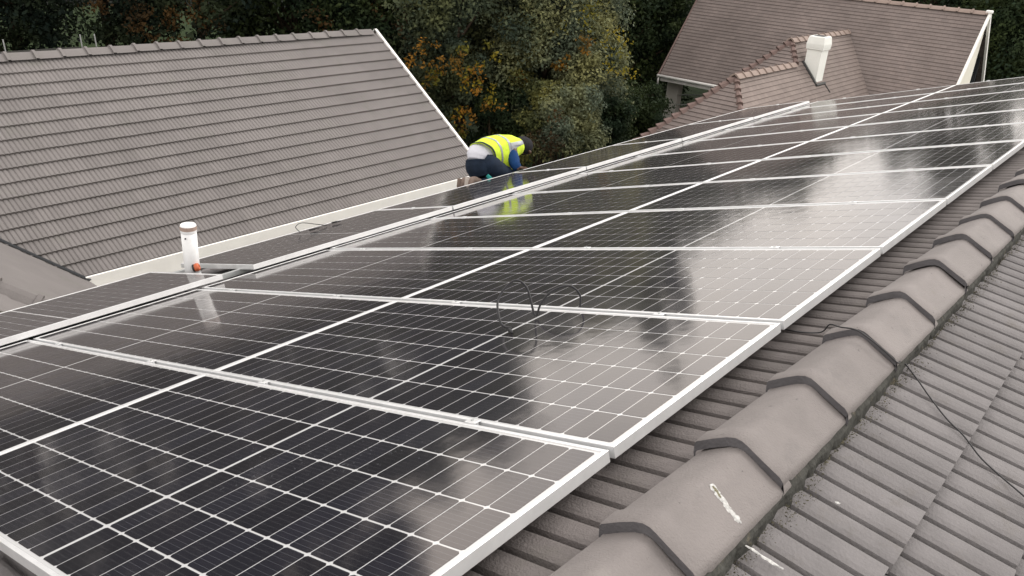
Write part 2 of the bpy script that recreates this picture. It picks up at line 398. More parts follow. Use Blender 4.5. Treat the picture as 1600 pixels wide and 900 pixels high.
def frame_mesh():
    mb = MB()
    zt, zb = 0, -.035
    def bar(p0, p1, p2, p3):
        # quad footprint (outer a,b ; inner c,d) extruded
        b = len(mb.V)
        for z in (zb, zt):
            for p in (p0, p1, p2, p3): mb.V.append((p[0], p[1], z))
        mb.F += [(b + 3, b + 2, b + 1, b), (b + 4, b + 5, b + 6, b + 7)] + [(b + i, b + (i + 1) % 4, b + 4 + (i + 1) % 4, b + 4 + i) for i in range(4)]
    o = [(0, 0), (WM, 0), (WM, LM), (0, LM)]; i_ = [(FR, FR), (WM - FR, FR), (WM - FR, LM - FR), (FR, LM - FR)]
    for k in range(4): bar(o[k], o[(k + 1) % 4], i_[(k + 1) % 4], i_[k])
    me = mb.done('panel_frame', M_alu)
    bm = bmesh.new(); bm.from_mesh(me); bmesh.ops.remove_doubles(bm, verts=bm.verts[:], dist=1e-5)
    bmesh.ops.recalc_face_normals(bm, faces=bm.faces[:])
    ed = [e for e in bm.edges if len(e.link_faces) == 2 and e.calc_face_angle(0) > .5]
    bmesh.ops.bevel(bm, geom=ed, offset=.0011, segments=1, affect='EDGES'); bm.to_mesh(me); bm.free(); return me
fm = frame_mesh()
bs = MB().box(FR - .001, WM - FR + .001, FR - .001, LM - FR + .001, -.007, -.0030).done('backsheet', M_back)
PXC, PYC = .1700, .0830
cx0 = (WM - 6 * PXC) / 2; gapc = .010; cy0 = (LM - 24 * PYC - gapc) / 2
def cell_verts(x, y):
    w, h, ch = PXC - .0064, PYC - .0040, .0058
    x += .0032; y += .0020
    return [(x + ch, y, 0), (x + w - ch, y, 0), (x + w, y + ch, 0), (x + w, y + h - ch, 0), (x + w - ch, y + h, 0), (x + ch, y + h, 0), (x, y + h - ch, 0), (x, y + ch, 0)]
cellm = mesh('solar_cell', [(v[0], v[1], 0) for v in cell_verts(0, 0)] + [(v[0], v[1], -.0006) for v in cell_verts(0, 0)], [tuple(range(8))] + [(i + 8, (i + 1) % 8 + 8, (i + 1) % 8, i) for i in range(8)], M_cell)
gm = MB()
for i in range(6):
    for j in range(24): gm.add(cell_verts(cx0 + i * PXC, cy0 + j * PYC + (gapc if j >= 12 else 0)), [tuple(range(8))])
gridm = gm.done('cell_grid', M_cell)
clampm = bevel(MB().box(-.0135, .0135, -.022, .022, 0, .0045).box(-.005, .005, -.02, .02, -.03, .0).done('clamp', M_alu), .001)
boltm = MB().tube([(0, 0, .003), (0, 0, .0085)], .0055, 6).done('bolt', M_alu2)
def panel(label, M4, cells, clamps, group=None):
    r = root('solar_panel', label, 'solar panel', M4, group or 'solar panels on the roof')
    link('panel_frame', fm, r, M4); link('backsheet', bs, r, M4)
    if cells:
        for i in range(6):
            for j in range(24):
                link('solar_cell', cellm, r, M4 @ Matrix.Translation((cx0 + i * PXC, cy0 + j * PYC + (gapc if j >= 12 else 0), -.0022)))
    else: link('cell_grid', gridm, r, M4 @ Matrix.Translation((0, 0, -.0022)), kind='stuff')
    for (cx, cy) in clamps:
        k = link('clamp', clampm, r, M4 @ Matrix.Translation((cx, cy, 0))); link('bolt', boltm, k, M4 @ Matrix.Translation((cx, cy, 0)))
    return r
ORD = ['nearest', 'second', 'third', 'fourth', 'fifth', 'sixth', 'seventh', 'eighth', 'ninth', 'tenth', 'eleventh', 'farthest']
for s in range(12):
    gap = seam(s + 1) - seam(s) - WM
    xl = seam(s) + .010
    for row in (0, 1):
        y = 0 if row == 0 else LM + .006
        M4 = PM @ Matrix.Translation((xl, y, 0)) @ Matrix.Rotation(random.uniform(-.0012, .0012), 4, 'X') @ Matrix.Rotation(random.uniform(-.0015, .0015), 4, 'Y')
        cl = [(WM + gap / 2, cy) for cy in ((.50, 1.63) if row == 0 else (.52, 1.62))]
        where = 'upper row beside the ridge caps' if row == 0 else 'middle row, below the bright long joint'
        o = ORD[s]
        lab = f'{o} solar panel away in the {where}'
        if o == 'nearest': lab = f'nearest solar panel, cut by the picture edge, {where}'
        if o == 'farthest': lab = f'farthest solar panel, against the brown roof, {where}'
        panel(lab, M4, s <= 3, cl)
# lower row laid lengthwise, a little higher than the rest
RZ = Matrix(((0, 1, 0, 0), (1, 0, 0, 0), (0, 0, 1, 0), (0, 0, 0, 1)))
RZ = Matrix.Rotation(-math.pi / 2, 4, 'Z')     # module length along +x
labs = ['lengthwise solar panel in the lowest row, left of the white vent pipe',
        'lengthwise lowest row panel right of the vent pipe, near end raised',
        'lengthwise lowest row panel just before the kneeling worker',
        'lengthwise lowest row panel in front of the kneeling worker, right part',
        'lengthwise lowest row panel beyond the worker, against the trees',
        'farthest lengthwise lowest row panel, in front of the brown hipped roof']
xs3 = [2.35 - LM] + [2.60 + 2.067 * i for i in range(5)]
for lab, x in zip(labs, xs3):
    M4 = PM @ Matrix.Translation((x, 4.092 + WM, .047)) @ RZ
    panel(lab, M4, False, [(WM * .5, LM + .01)] if x > 2 else [], 'lengthwise solar panels')

# rain beads left on the nearest upper panel
wm = bpy.data.materials.new('water'); wm.use_nodes = True; wb = wm.node_tree.nodes['Principled BSDF']
wb.inputs['Base Color'].default_value = (.05, .055, .06, 1); wb.inputs['Roughness'].default_value = .05; wb.inputs['IOR'].default_value = 1.33
dm = MB()
for i in range(420):
    t = random.random(); x = .62 + random.gauss(0, .10) + .28 * t; y = .98 + random.gauss(0, .10) - .42 * t; r = random.choice((.0012, .0018, .0025, .0034))
    V = []
    for (k, z) in ((1, 0), (.75, .28), (.3, .42)):
        V += [(x + r * k * math.cos(a * math.pi / 3), y + r * k * math.sin(a * math.pi / 3), -.0016 + r * z) for a in range(6)]
    dm.add(V, [tuple((j * 6 + a, j * 6 + (a + 1) % 6, j * 6 + 6 + (a + 1) % 6, j * 6 + 6 + a)) for j in range(2) for a in range(6)] + [(12, 13, 14, 15, 16, 17)])
link('rain_beads', dm.done('rain_beads', wm, True), None, PM, kind='stuff', label='tiny rain beads and specks scattered on the nearest upper solar panel', category='rain beads')

# mounting rails
for i, (y, z0, xa, xb) in enumerate(((.5, 0, .05, 13.2), (1.63, 0, .05, 13.2), (2.573, 0, .05, 13.2), (3.673, 0, .05, 13.2), (4.30, .05, .0, 12.9), (5.03, .05, .0, 12.9))):
    me = bevel(MB().box(xa, xb, y - .018, y + .018, z0 - .076, z0 - .037).done('mounting_rail', M_alu2), .002)
    link('mounting_rail', me, None, PM, label=['aluminium rail under the upper panels, ridge side', 'aluminium rail under the upper panels, lower side', 'aluminium rail under the middle panels, upper side', 'aluminium rail under the middle panels, lower side', 'aluminium rail showing in the gap by the vent pipe, nearer the middle row', 'aluminium rail showing in the gap behind the vent pipe'][i], category='rail', group='panel mounting rails')

# ------------------------------------------------------------------ cables
def cable(name, pts, r, label, m=M_cable, cat='cable', n=7, ends=True):
    mb = MB(); q = smoothpts(pts, 8); mb.tube(q, r, n)
    o = link(name, mb.done(name, m, True), label=label, category=cat)
    return o
def connector(parent, a, b):
    a, b = Vector(a), Vector(b); mb = MB(); d = b - a
    mb.tube([a, a + d * .1, a + d * .45, a + d * .5, a + d * .6, b], [.005, .008, .008, .0095, .007, .006], 8)
    link('connector', mb.done('connector', M_black, True), parent)
o = cable('panel_lead', [P(1.86, 1.01, .012), P(1.86, 1.06, .030), P(1.93, 1.12, .11), P(2.02, 1.10, .165), P(2.05, 1.06, .13), P(2.035, 1.03, .03), P(2.03, 1.02, .008)], .0050, 'black cable arching left over the panels from a plug')
connector(o, P(1.85, 1.015, .010), P(1.815, .965, .010))
o = cable('panel_lead', [P(2.035, 1.015, .008), P(2.06, 1.00, .06), P(2.11, .97, .10), P(2.17, .925, .105), P(2.20, .90, .06), P(2.19, .90, .006)], .0046, 'black cable arch standing to the right of the plugged loop')
o = cable('roof_cable', [P(2.25, .04, -.055), P(2.22, -.05, -.052), P(2.215, -.12, -.045), P(2.20, -.158, -.010), P(2.14, -.215, .004), P(2.10, -.275, .013), P(2.095, -.31, -.004), P(2.105, -.36, -.052), P(2.125, -.395, -.100),
     RP(2.25, -.015, .034), RP(2.19, .05, .036), RP(2.12, .117, .036), RP(2.05, .19, .037), RP(1.995, .254, .045), RP(1.95, .32, .036), RP(1.916, .386, .036), RP(1.85, .48, .050), RP(1.80, .60, .036), RP(1.7, .8, .037)], .0025,
     'thin black cable running over the ridge caps and down the tiles')
o = cable('panel_lead', [P(3.62, 4.95, .060), P(3.62, 5.0, .11), P(3.72, 5.04, .125), P(3.86, 5.02, .08), P(3.93, 4.98, .055)], .0035, 'small wire loop with plugs on the lowest panel row, before the white fascia')
connector(o, P(3.70, 4.93, .062), P(3.80, 4.91, .062)); connector(o, P(4.0, 5.0, .062), P(4.08, 4.97, .062))

# ------------------------------------------------------------------ vent pipe and tape roll
vp = root('vent_pipe', 'white plastic vent pipe with a worn brown-rimmed cap, standing between the lowest panels', 'pipe', PM @ Matrix.Translation((2.475, 4.78, -.1)))
base = P(2.475, 4.78, -.1); top = base + Vector((0, 0, .50))
link('pipe', MB().tube([base - Vector((0, 0, .05)), top], .056, 28).done('pipe', M_pvc, True), vp)
bpy.data.meshes['pipe'].shade_smooth()
link('pipe_cap', MB().tube([top - Vector((0, 0, .055)), top - Vector((0, 0, .052)), top - Vector((0, 0, .006)), top + Vector((0, 0, .006))], [.057, .0590, .0590, .053], 28).done('pipe_cap', M_pvc, False), vp)
link('cap_rim', MB().tube([top - Vector((0, 0, .034)), top - Vector((0, 0, .004))], .0595, 28, False).done('cap_rim', M_pvcrim, True), vp)
link('screw', MB().tube([top + Vector((-.050, -.036, -.085)), top + Vector((-.056, -.041, -.085))], .006, 8).done('screw', M_black), vp)
link('flashing', MB().tube([base, base + Vector((0, 0, .09)), base + Vector((0, 0, .12))], [.085, .068, .060], 20).done('flashing', M_alu2, True), vp)
tr = root('tape_roll', 'small orange and black roll at the foot of the white vent pipe', 'tape roll', PM @ Matrix.Translation((2.50, 4.62, .0)))
tc_ = P(2.475, 4.66, .055); ax = Vector((.75, -.6, .25)).normalized()
def torus(c, ax, R, r, m, name, par):
    e1 = ax.cross(Vector((0, 0, 1))).normalized(); e2 = ax.cross(e1); V = []; F = []
    n, k = 24, 8
    for i in range(n):
        a = 2 * math.pi * i / n; d = e1 * math.cos(a) + e2 * math.sin(a)
        for j in range(k):
            b = 2 * math.pi * j / k; V.append(c + d * (R + r * math.cos(b) * .6) + ax * math.sin(b) * r)
    for i in range(n):
        for j in range(k): F.append((i * k + j, ((i + 1) % n) * k + j, ((i + 1) % n) * k + (j + 1) % k, i * k + (j + 1) % k))
    link(name, mesh(name, V, F, m, True), par)
torus(tc_, ax, .020, .020, M_orange, 'roll', tr); torus(tc_ + ax * -.022, ax, .026, .008, M_black, 'roll_edge', tr)

# ------------------------------------------------------------------ neighbour house with the long grey roof (left)
nb = root('house', 'neighbouring house with a steep grey tiled roof, white verge and cream fascia', 'house', Matrix.Translation((7, 14.8, GZ)))
RX, RXB = 1.5, 13.38
rY, rZ = 14.79, -1.494
ND = Vector((0, -3.189, -2.283)).normalized(); NN = Vector((0, -ND.z * -1, 0)); NN = Vector((0, ND.z, -ND.y)).normalized()
if NN.z < 0: NN = -NN
def NP(x, s, h=0): return Vector((x, rY, rZ)) + ND * s + NN * h
GN = .275; RN2 = .0745
tmN = tile_mesh('roof_tile_neighbour', 3, RN2, GN, d=.0085, lift=.038, thick=.046, over=.04, m=M_ntile, crown=.005, gw=.22)
nbrest = MB(); singles = []
allp = []
for c in range(0, 17):
    s0 = 4.52 - GN * (c + 1)
    if s0 < -.15: break
    ncol = int((RXB - RX) / (3 * RN2))
    for k in range(ncol + 1):
        x = RXB - .02 - (k + 1) * 3 * RN2
        # valley with the wing roof on the left
        smid = s0 + GN / 2; p = NP(x + .11, smid)
        wz = -4.11 - .733 * (p.x - 4.28)
        if p.z < wz - .06 and p.x < 4.4: continue
        allp.append(((NP(x, s0) - CAM).length if (x > 3.0) else 99, x, s0))
allp.sort()
for i, (d, x, s0) in enumerate(allp):
    M4 = frame_mat(NP(x, s0, -.03), PX, ND, NN)
    if s0 < .06:
        pass
    add_tile('roof_tile', tmN, M4, i < 300, nb, nbrest, .002)
link('roof_tile_field', nbrest.done('roof_tile_field', M_ntile), nb, kind='stuff')
nd = MB()
V = [NP(RX - 3, 0, -.055), NP(RXB - .02, 0, -.055), NP(RXB - .02, 4.58, -.055), NP(RX - 3, 4.58, -.055), NP(RX - 3, 0, -.15), NP(RXB - .02, 0, -.15), NP(RXB - .02, 4.58, -.15), NP(RX - 3, 4.58, -.15)]
nd.add(V, [(0, 1, 2, 3), (4, 7, 6, 5), (0, 4, 5, 1), (1, 5, 6, 2), (2, 6, 7, 3), (3, 7, 4, 0)])
BD = Vector((0, 3.189, -2.283)).normalized()
def NB_(x, s, h=0): return Vector((x, rY, rZ)) + BD * s + Vector((0, -BD.z, BD.y)) * h
V = [NB_(RX - 3, 0, -.03), NB_(RXB, 0, -.03), NB_(RXB, 4.6, -.03), NB_(RX - 3, 4.6, -.03), NB_(RX - 3, 0, -.13), NB_(RXB, 0, -.13), NB_(RXB, 4.6, -.13), NB_(RX - 3, 4.6, -.13)]
nd.add(V, [(0, 1, 2, 3), (4, 7, 6, 5), (0, 4, 5, 1), (1, 5, 6, 2), (2, 6, 7, 3), (3, 7, 4, 0)])
link('roof_deck', nd.done('roof_deck', M_membrane), nb)
# ridge tiles of the neighbour
def ridge_profile(w, h, t=.014, n=7):
    top = [(-w + 2 * w * i / (n - 1)) for i in range(n)]
    return [(y, h * (1 - abs(y / w) ** 1.35)) for y in top]
pr = ridge_profile(.15, .105)
def ridge_tile_mesh(name, Lr, m, pr):
    V = []; n = len(pr)
    for (x, k, dz) in ((0, 1.10, -.030), (0, 1.10, .018), (.05, 1.10, .014), (.062, 1.0, 0), (Lr, .97, -.006)): V += [(x, y * k, z * k + dz) for y, z in pr]
    F = []
    for j in range(4):
        for i in range(n - 1): F.append((j * n + i, (j + 1) * n + i, (j + 1) * n + i + 1, j * n + i + 1))
    return mesh(name, V, F, m)
rtm = ridge_tile_mesh('ridge_tile_neighbour', .47, M_ntile, pr)
for k in range(-7, 18):
    x = 5.564 + .45 * k
    if x + .45 > RXB + .05: break
    link('ridge_tile', rtm, nb, Matrix.Translation((x, rY + random.uniform(-.006, .006), rZ - .055 + random.uniform(-.005, .005))) @ Matrix.Rotation(random.uniform(-.01, .01), 4, 'Z'))
# white verge board
vb = MB()
for (f0, sgn) in ((NP, 1), (NB_, -1)):
    q = [f0(RXB - .03, -.02, .035), f0(RXB + .035, -.02, .035), f0(RXB + .035, 4.62, .035), f0(RXB - .03, 4.62, .035), f0(RXB - .03, -.02, -.16), f0(RXB + .035, -.02, -.16), f0(RXB + .035, 4.62, -.16), f0(RXB - .03, 4.62, -.16)]
    vb.add(q, [(0, 1, 2, 3), (4, 7, 6, 5), (0, 4, 5, 1), (1, 5, 6, 2), (2, 6, 7, 3), (3, 7, 4, 0)])
link('verge_board', vb.done('verge_board', M_white), nb)
link('fascia_board', bevel(MB().box(4.36, RXB, 11.055, 11.095, -4.42, -4.115).done('fascia_board', M_white), .004), nb)
link('gutter', MB().box(4.42, RXB - .1, 11.0, 11.1, -4.60, -4.48).done('gutter', M_alu2), nb)
nw = MB().box(-.5, RXB - .35, 11.45, 18.1, GZ, -4.2)
nw.add([(RXB - .35, 11.45, -4.2), (RXB - .35, 18.1, -4.2), (RXB - .35, rY, -1.75)], [(0, 1, 2)])
link('wall', nw.done('wall', M_cream), nb)

# tiny courses laid on an arbitrary roof face
def clip(poly, f):
    out = []
    for i in range(len(poly)):
        a, b = poly[i], poly[(i + 1) % len(poly)]; fa, fb = f(a), f(b)
        if fa >= 0: out.append(a)
        if fa * fb < 0: out.append(a.lerp(b, fa / (fa - fb)))
    return out
def courses(poly, gauge, lift, m, name, parent, udir=None):
    """stepped tile courses over a planar face; every course is a strip with a real lower edge"""
    poly = [Vector(p) for p in poly]
    n = (poly[1] - poly[0]).cross(poly[2] - poly[0]).normalized()
    if n.z < 0: n = -n
    u = (udir or Vector((0, 0, 1)).cross(n)).normalized(); v = n.cross(u)
    if v.z > 0: v = -v
    o = poly[0]; P2 = [Vector(((p - o).dot(u), (p - o).dot(v))) for p in poly]
    v0, v1 = min(p.y for p in P2), max(p.y for p in P2)
    V, F, U = [], [], []; k = math.floor(v0 / gauge)
    while k * gauge < v1:
        a, b = k * gauge, (k + 1) * gauge
        q = clip(clip(P2, lambda p: p.y - a), lambda p: b - p.y)
        if len(q) >= 3:
            bb = len(V); h = random.uniform(-.002, .002)
            for p in q: V.append(o + u * p.x + v * p.y + n * (lift * (p.y - a) / gauge + h))
            F.append(tuple(range(bb, bb + len(q)))); U.append([(p.x, p.y) for p in q])
            lo = [p for p in q if abs(p.y - b) < 1e-6]
            if len(lo) >= 2:
                lo.sort(key=lambda p: p.x); p, r = lo[0], lo[-1]; bb = len(V)
                for (w, hh) in ((p, lift + h), (r, lift + h), (r, -.01), (p, -.01)): V.append(o + u * w.x + v * w.y + n * hh)
                F.append((bb, bb + 1, bb + 2, bb + 3)); U.append([(p.x, b), (r.x, b), (r.x, b), (p.x, b)])
        k += 1
    return link(name, mesh(name, V, F, m, uvs=U), parent)
# wing roof of the neighbour, sloping to +X, bottom left of the picture
wing = lambda x, y: Vector((x, y, -4.11 - .733 * (x - 4.28)))
def valley_y(x): return 11.14 - (x - 4.28) * 1.03
courses([wing(4.40, 6.5), wing(4.40, valley_y(4.40)), wing(1.6, valley_y(1.6)), wing(1.6, 6.9)], .275, .012, M_ntile, 'wing_roof', nb)
link('wing_wall', MB().box(.2, 4.0, 6.9, 11.4, GZ, -4.3).done('wing_wall', M_cream), nb)
link('valley_flashing', MB().tube([wing(x, valley_y(x)) + Vector((.03, 0, .02)) for x in (1.7, 2.6, 3.5, 4.38)], [(.035, .015)] * 4, 6).done('valley_flashing', M_dark), nb)
hp0, hp1 = wing(3.3, 6.9) + Vector((0, 0, .05)), wing(1.7, 8.2) + Vector((0, 0, .05))
d = (hp1 - hp0).normalized(); sd = d.cross(Vector((0, 0, 1))).normalized(); upv = sd.cross(d)
hl = (hp1 - hp0).length; k = 0
while k * .42 < hl:
    link('ridge_tile', rtm, nb, frame_mat(hp0 + d * k * .42 - upv * .02, d, -sd, upv)); k += 1

# dark edge of an outbuilding behind the ridge, with three rods
ob = root('outbuilding', 'dark flat roof edge showing behind the left end of the grey ridge', 'outbuilding', Matrix.Translation((4, 20, GZ)))
link('wall', MB().box(-2, 8.75, 20.1, 20.5, GZ, -2.46).done('outbuilding_wall', M_membrane), ob)
link('roof', MB().box(-2.2, 8.9, 20, 20.6, -2.46, -2.40).done('outbuilding_roof', M_mortar), ob)
for (x, y, h, lean, lab) in ((5.46, 15.6, .27, .02, 'leftmost thin grey rod standing behind the grey ridge'), (6.80, 15.6, .29, .02, 'left rod of the close pair behind the grey ridge'), (7.07, 15.6, .28, .02, 'right rod of the close pair behind the grey ridge')):
    z0 = rZ - (15.6 - rY) * .7159 - .03
    o = link('rod', MB().tube([(x + .02, y, z0), (x - lean, y, rZ + h * .55)], .011, 6).done('rod', M_alu2), label=lab, category='rod', group='thin rods behind the grey ridge')
# ------------------------------------------------------------------ large brown roofed house (right)
bh = root('house', 'large house with steep brown plain-tiled roof, white gable boards, chimney and hipped wing', 'house', Matrix.Translation((26, 9, GZ)))
TR, TF, TB = 1.0973, .916, 1.2175
def fp(x0, y0, x1, y1): pass
EZ = -4.2
E1 = Vector((18.59, 7.83, -1.93)); E2 = Vector((22.78, 8.30, -1.41)); P2 = Vector((27.2, 8.30, -1.41))
d1 = E1.z - EZ; d2 = E2.z - EZ
FRa = Vector((E1.x - d1 / TF, E1.y - d1 / TR, EZ)); FLa = Vector((E1.x - d1 / TF, E1.y + d1 / TR, EZ))
FRb = Vector((E2.x - d2 / TF, E2.y - d2 / TR, EZ)); FLb = Vector((E2.x - d2 / TF, E2.y + d2 / TR, EZ))
H = Vector((E2.x - .52 / TF, 7.83, -1.93))
GB = .125
courses([(28, 4.68, -.44), (28, 13.84, -.44), (25.5, 13.80, -3.484), (25.5, 4.68, -3.484)], GB, .014, M_brown, 'main_roof', bh)
courses([(28, 4.68, -.45), (28, 13.84, -.45), (30.5, 13.80, -3.494), (30.5, 4.68, -3.494)], GB, .014, M_brown, 'rear_roof', bh)
courses([FRa, E1, H, Vector((H.x, FRa.y, EZ))], GB, .016, M_brown2, 'wing_roof', bh)
courses([Vector((H.x, FRa.y, EZ)), H, E2, P2, Vector((25.50, 6.42, -3.474)), Vector((25.50, 5.76, EZ))], GB, .016, M_brown2, 'wing_roof', bh)
courses([FRa, E1, FLa], GB, .018, M_brown, 'hip_end', bh)
courses([FLa, E1, H, Vector((H.x, FLa.y, EZ))], GB, .016, M_brown, 'wing_roof', bh)
courses([FRb, E2, FLb], GB, .018, M_brown, 'hip_end', bh)
courses([FLb, E2, P2, Vector((25.5, 10.18, -3.474)), Vector((25.5, FLb.y, EZ))], GB, .016, M_brown, 'wing_roof', bh)
def hipline(a, b, m, L=.22, w=.085, h=.07):
    d = (b - a); n = int(d.length / L); d.normalize(); sd = d.cross(Vector((0, 0, 1))).normalized(); up = sd.cross(d)
    if up.z < 0: up = -up; sd = -sd
    V = []; pr2 = [(-w, -.05), (-w * .7, h * .35), (0, h * .75), (w * .7, h * .35), (w, -.05)]
    for (x, k, dz) in ((0, .8, -.015), (L * 1.0, 1.25, .035), (L * 1.0, 1.25, -.01)): V += [(x, y * k, z * k + dz) for y, z in pr2]
    me = mesh('hip_tile', V, [(j * 5 + i, (j + 1) * 5 + i, (j + 1) * 5 + i + 1, j * 5 + i + 1) for j in range(2) for i in range(4)] + [(10, 11, 12, 13, 14)], m)
    for k in range(n): link('hip_tile', me, bh, frame_mat(a + d * k * L, d, up.cross(d), up))
hipline(E1, FLa, M_hipb); hipline(E1, FRa, M_hipb, w=.07, h=.05); hipline(E2, Vector((E2.x - 1.6 / TF, E2.y + 1.6 / TR, E2.z - 1.6)), M_hipb); hipline(E2, H, M_hipb, w=.07, h=.05)
prb = ridge_profile(.12, .10)
rb2 = ridge_tile_mesh('ridge_tile_buff', .42, M_ridgeb, prb)
def ridge_run(a, b, me, par, L=.40):
    d = (b - a); n = int(round(d.length / L)); 
    for k in range(n): link('ridge_tile', me, par, Matrix.Translation(a + d.normalized() * k * L) @ (Matrix.Rotation(math.atan2(d.y, d.x), 4, 'Z')))
ridge_run(E1 + Vector((-.1, 0, -.03)), H + Vector((0, 0, -.03)), rb2, bh); ridge_run(E2 + Vector((-.1, 0, -.03)), P2 + Vector((.1, 0, -.03)), rb2, bh)
rb3 = ridge_tile_mesh('ridge_tile_brown', .42, M_brown2, prb)
for k in range(23): link('ridge_tile', rb3 if False else rb2, bh, Matrix.Translation((28, 4.68 + .4 * k, -.50)) @ Matrix.Rotation(math.pi / 2, 4, 'Z'))
# verge boards at both gables
for yy in (4.60,):
    mb = MB()
    for sx in (-1, 1):
        a = Vector((28, yy, -.40)); b = Vector((28 + sx * 2.58, yy, -.40 - 2.58 * TB)); dn = Vector((0, 0, -.15))
        q = [a, b, b + dn, a + dn]; q2 = [p + Vector((0, .07, 0)) for p in q]
        mb.add(q + q2, [(0, 1, 2, 3), (7, 6, 5, 4), (0, 4, 5, 1), (1, 5, 6, 2), (2, 6, 7, 3), (3, 7, 4, 0)])
    link('verge_board', mb.done('verge_board', M_white), bh)
mb = MB(); mb.tube([(28, 13.86, -.46), (25.45, 13.86, -3.55)], .04, 5); mb.tube([(28, 13.86, -.46), (30.5, 13.86, -3.55)], .04, 5); link('verge_tiles', mb.done('verge_tiles', M_hipb), bh)
link('lead_cap', bevel(MB().box(27.92, 28.08, 4.57, 4.75, -.46, -.37).done('lead_cap', M_white), .02), bh)
gut = MB().tube([(25.43, 4.7, -3.50), (25.43, 13.85, -3.50)], .055, 8).tube([(25.43, 13.80, -3.50), (25.43, 13.80, -3.78)], .03, 8)
link('gutter', gut.done('gutter', M_white, True), bh)
link('soffit', MB().box(25.5, 30.4, 4.9, 13.75, -3.66, -3.58).done('soffit', M_white), bh)
w = MB().box(26.3, 29.7, 5.15, 10.9, GZ, -3.6)
w.add([(25.55, 4.72, -3.5), (28.35, 4.72, -3.5), (28.35, 4.72, -.93), (28.0, 4.72, -.50)], [(0, 1, 2, 3)])
w.box(25.9, 28.35, 4.73, 5.15, GZ, -3.45)
link('wall', w.done('wall', M_cream), bh)
op = MB(); op.add([(28.35, 4.80, -3.58), (30.4, 4.80, -3.58), (28.35, 4.80, -.93)], [(0, 1, 2)]); op.box(28.36, 29.6, 4.80, 5.14, -5.6, -3.58)
link('gable_window', op.done('gable_window', M_glassd), bh)
link('window_frame', MB().box(28.35, 28.40, 4.74, 4.80, -5.6, -1.0).box(29.0, 29.05, 4.74, 4.79, -5.6, -1.8).done('window_frame', M_dark), bh)
for (x, y) in ((26.0, 13.28), (29.4, 13.28)):
    link('column', bevel(MB().box(x, x + .34, y, y + .46, GZ, -3.62).done('column', M_col), .02), bh)
rl = MB()
for z in (-4.02, -4.36): rl.tube([(26.1, 13.3, z - .12), (26.1, 10.9, z + .28)], .022, 6)
link('railing', rl.done('railing', M_alu2), bh)
link('veranda_floor', MB().box(25.9, 29.9, 10.9, 13.8, -5.35, -5.2).done('veranda_floor', M_col), bh)
ww = MB().box(FRa.x + .5, 25.4, FRa.y + .5, FLa.y - .5, GZ, EZ)
link('wing_wall', ww.done('wing_wall', M_cream), bh)
wf = MB()
for (a, b) in ((FRa, FLa), (FRa, Vector((25.5, FRa.y, EZ)))):
    d = (b - a).normalized(); s2 = d.cross(Vector((0, 0, 1))) * .03
    q = [a + s2, b + s2, b - s2, a - s2]; wf.add(q + [p - Vector((0, 0, .18)) for p in q], [(0, 1, 2, 3), (7, 6, 5, 4), (0, 4, 5, 1), (1, 5, 6, 2), (2, 6, 7, 3), (3, 7, 4, 0)])
link('fascia_board', wf.done('fascia_board', M_white), bh)
# chimney
def square_loft(rings, m, name, par):
    V = []; F = []
    for (x0, x1, y0, y1, z) in rings: V += [(x0, y0, z), (x1, y0, z), (x1, y1, z), (x0, y1, z)]
    n = len(rings)
    for j in range(n - 1):
        for i in range(4): F.append((j * 4 + i, j * 4 + (i + 1) % 4, (j + 1) * 4 + (i + 1) % 4, (j + 1) * 4 + i))
    F.append((3, 2, 1, 0)); F.append(tuple((n - 1) * 4 + i for i in range(4)))
    return link(name, mesh(name, V, F, m), par)
def rg(e, z): return (22.72 - e, 23.21 + e, 7.39 - e, 7.80 + e, z)
M_chim = mat('chimney_render', (.76, .77, .74), .8, .25, .05, 3, .3, 30, coords='World')
ch = square_loft([rg(0, -3.2), rg(0, -1.56)], M_chim, 'chimney', bh)
square_loft([rg(.0, -1.56), rg(.03, -1.54), rg(.03, -1.51), rg(.035, -1.49), rg(.04, -1.40), rg(.01, -1.22), rg(-.01, -1.20)], M_chim, 'chimney_cap', ch)
square_loft([(22.80, 23.13, 7.46, 7.73, -1.20), (22.80, 23.13, 7.46, 7.73, -1.192)], M_dark, 'flue', ch)
fl = MB()  # flashing strips, coloured dark to stand in for the shadow at the chimney base
for (x, y, x2, y2) in ((22.66, 7.36, 22.66, 7.84), (22.64, 7.33, 23.27, 7.33)):
    z = lambda yy: -1.93 + (yy - 7.83) * TR + .03
    fl.tube([(x, y, z(y)), (x2, y2, z(y2))], .045, 5)
fl.tube([(23.24, 7.33, -1.93 + (7.33 - 7.83) * TR + .03), (23.27, 7.12, -1.93 + (7.12 - 7.83) * TR + .03)], .02, 5)
link('flashing', fl.done('flashing', mat('flashing_shadow', (.05, .05, .05), .7)), ch)

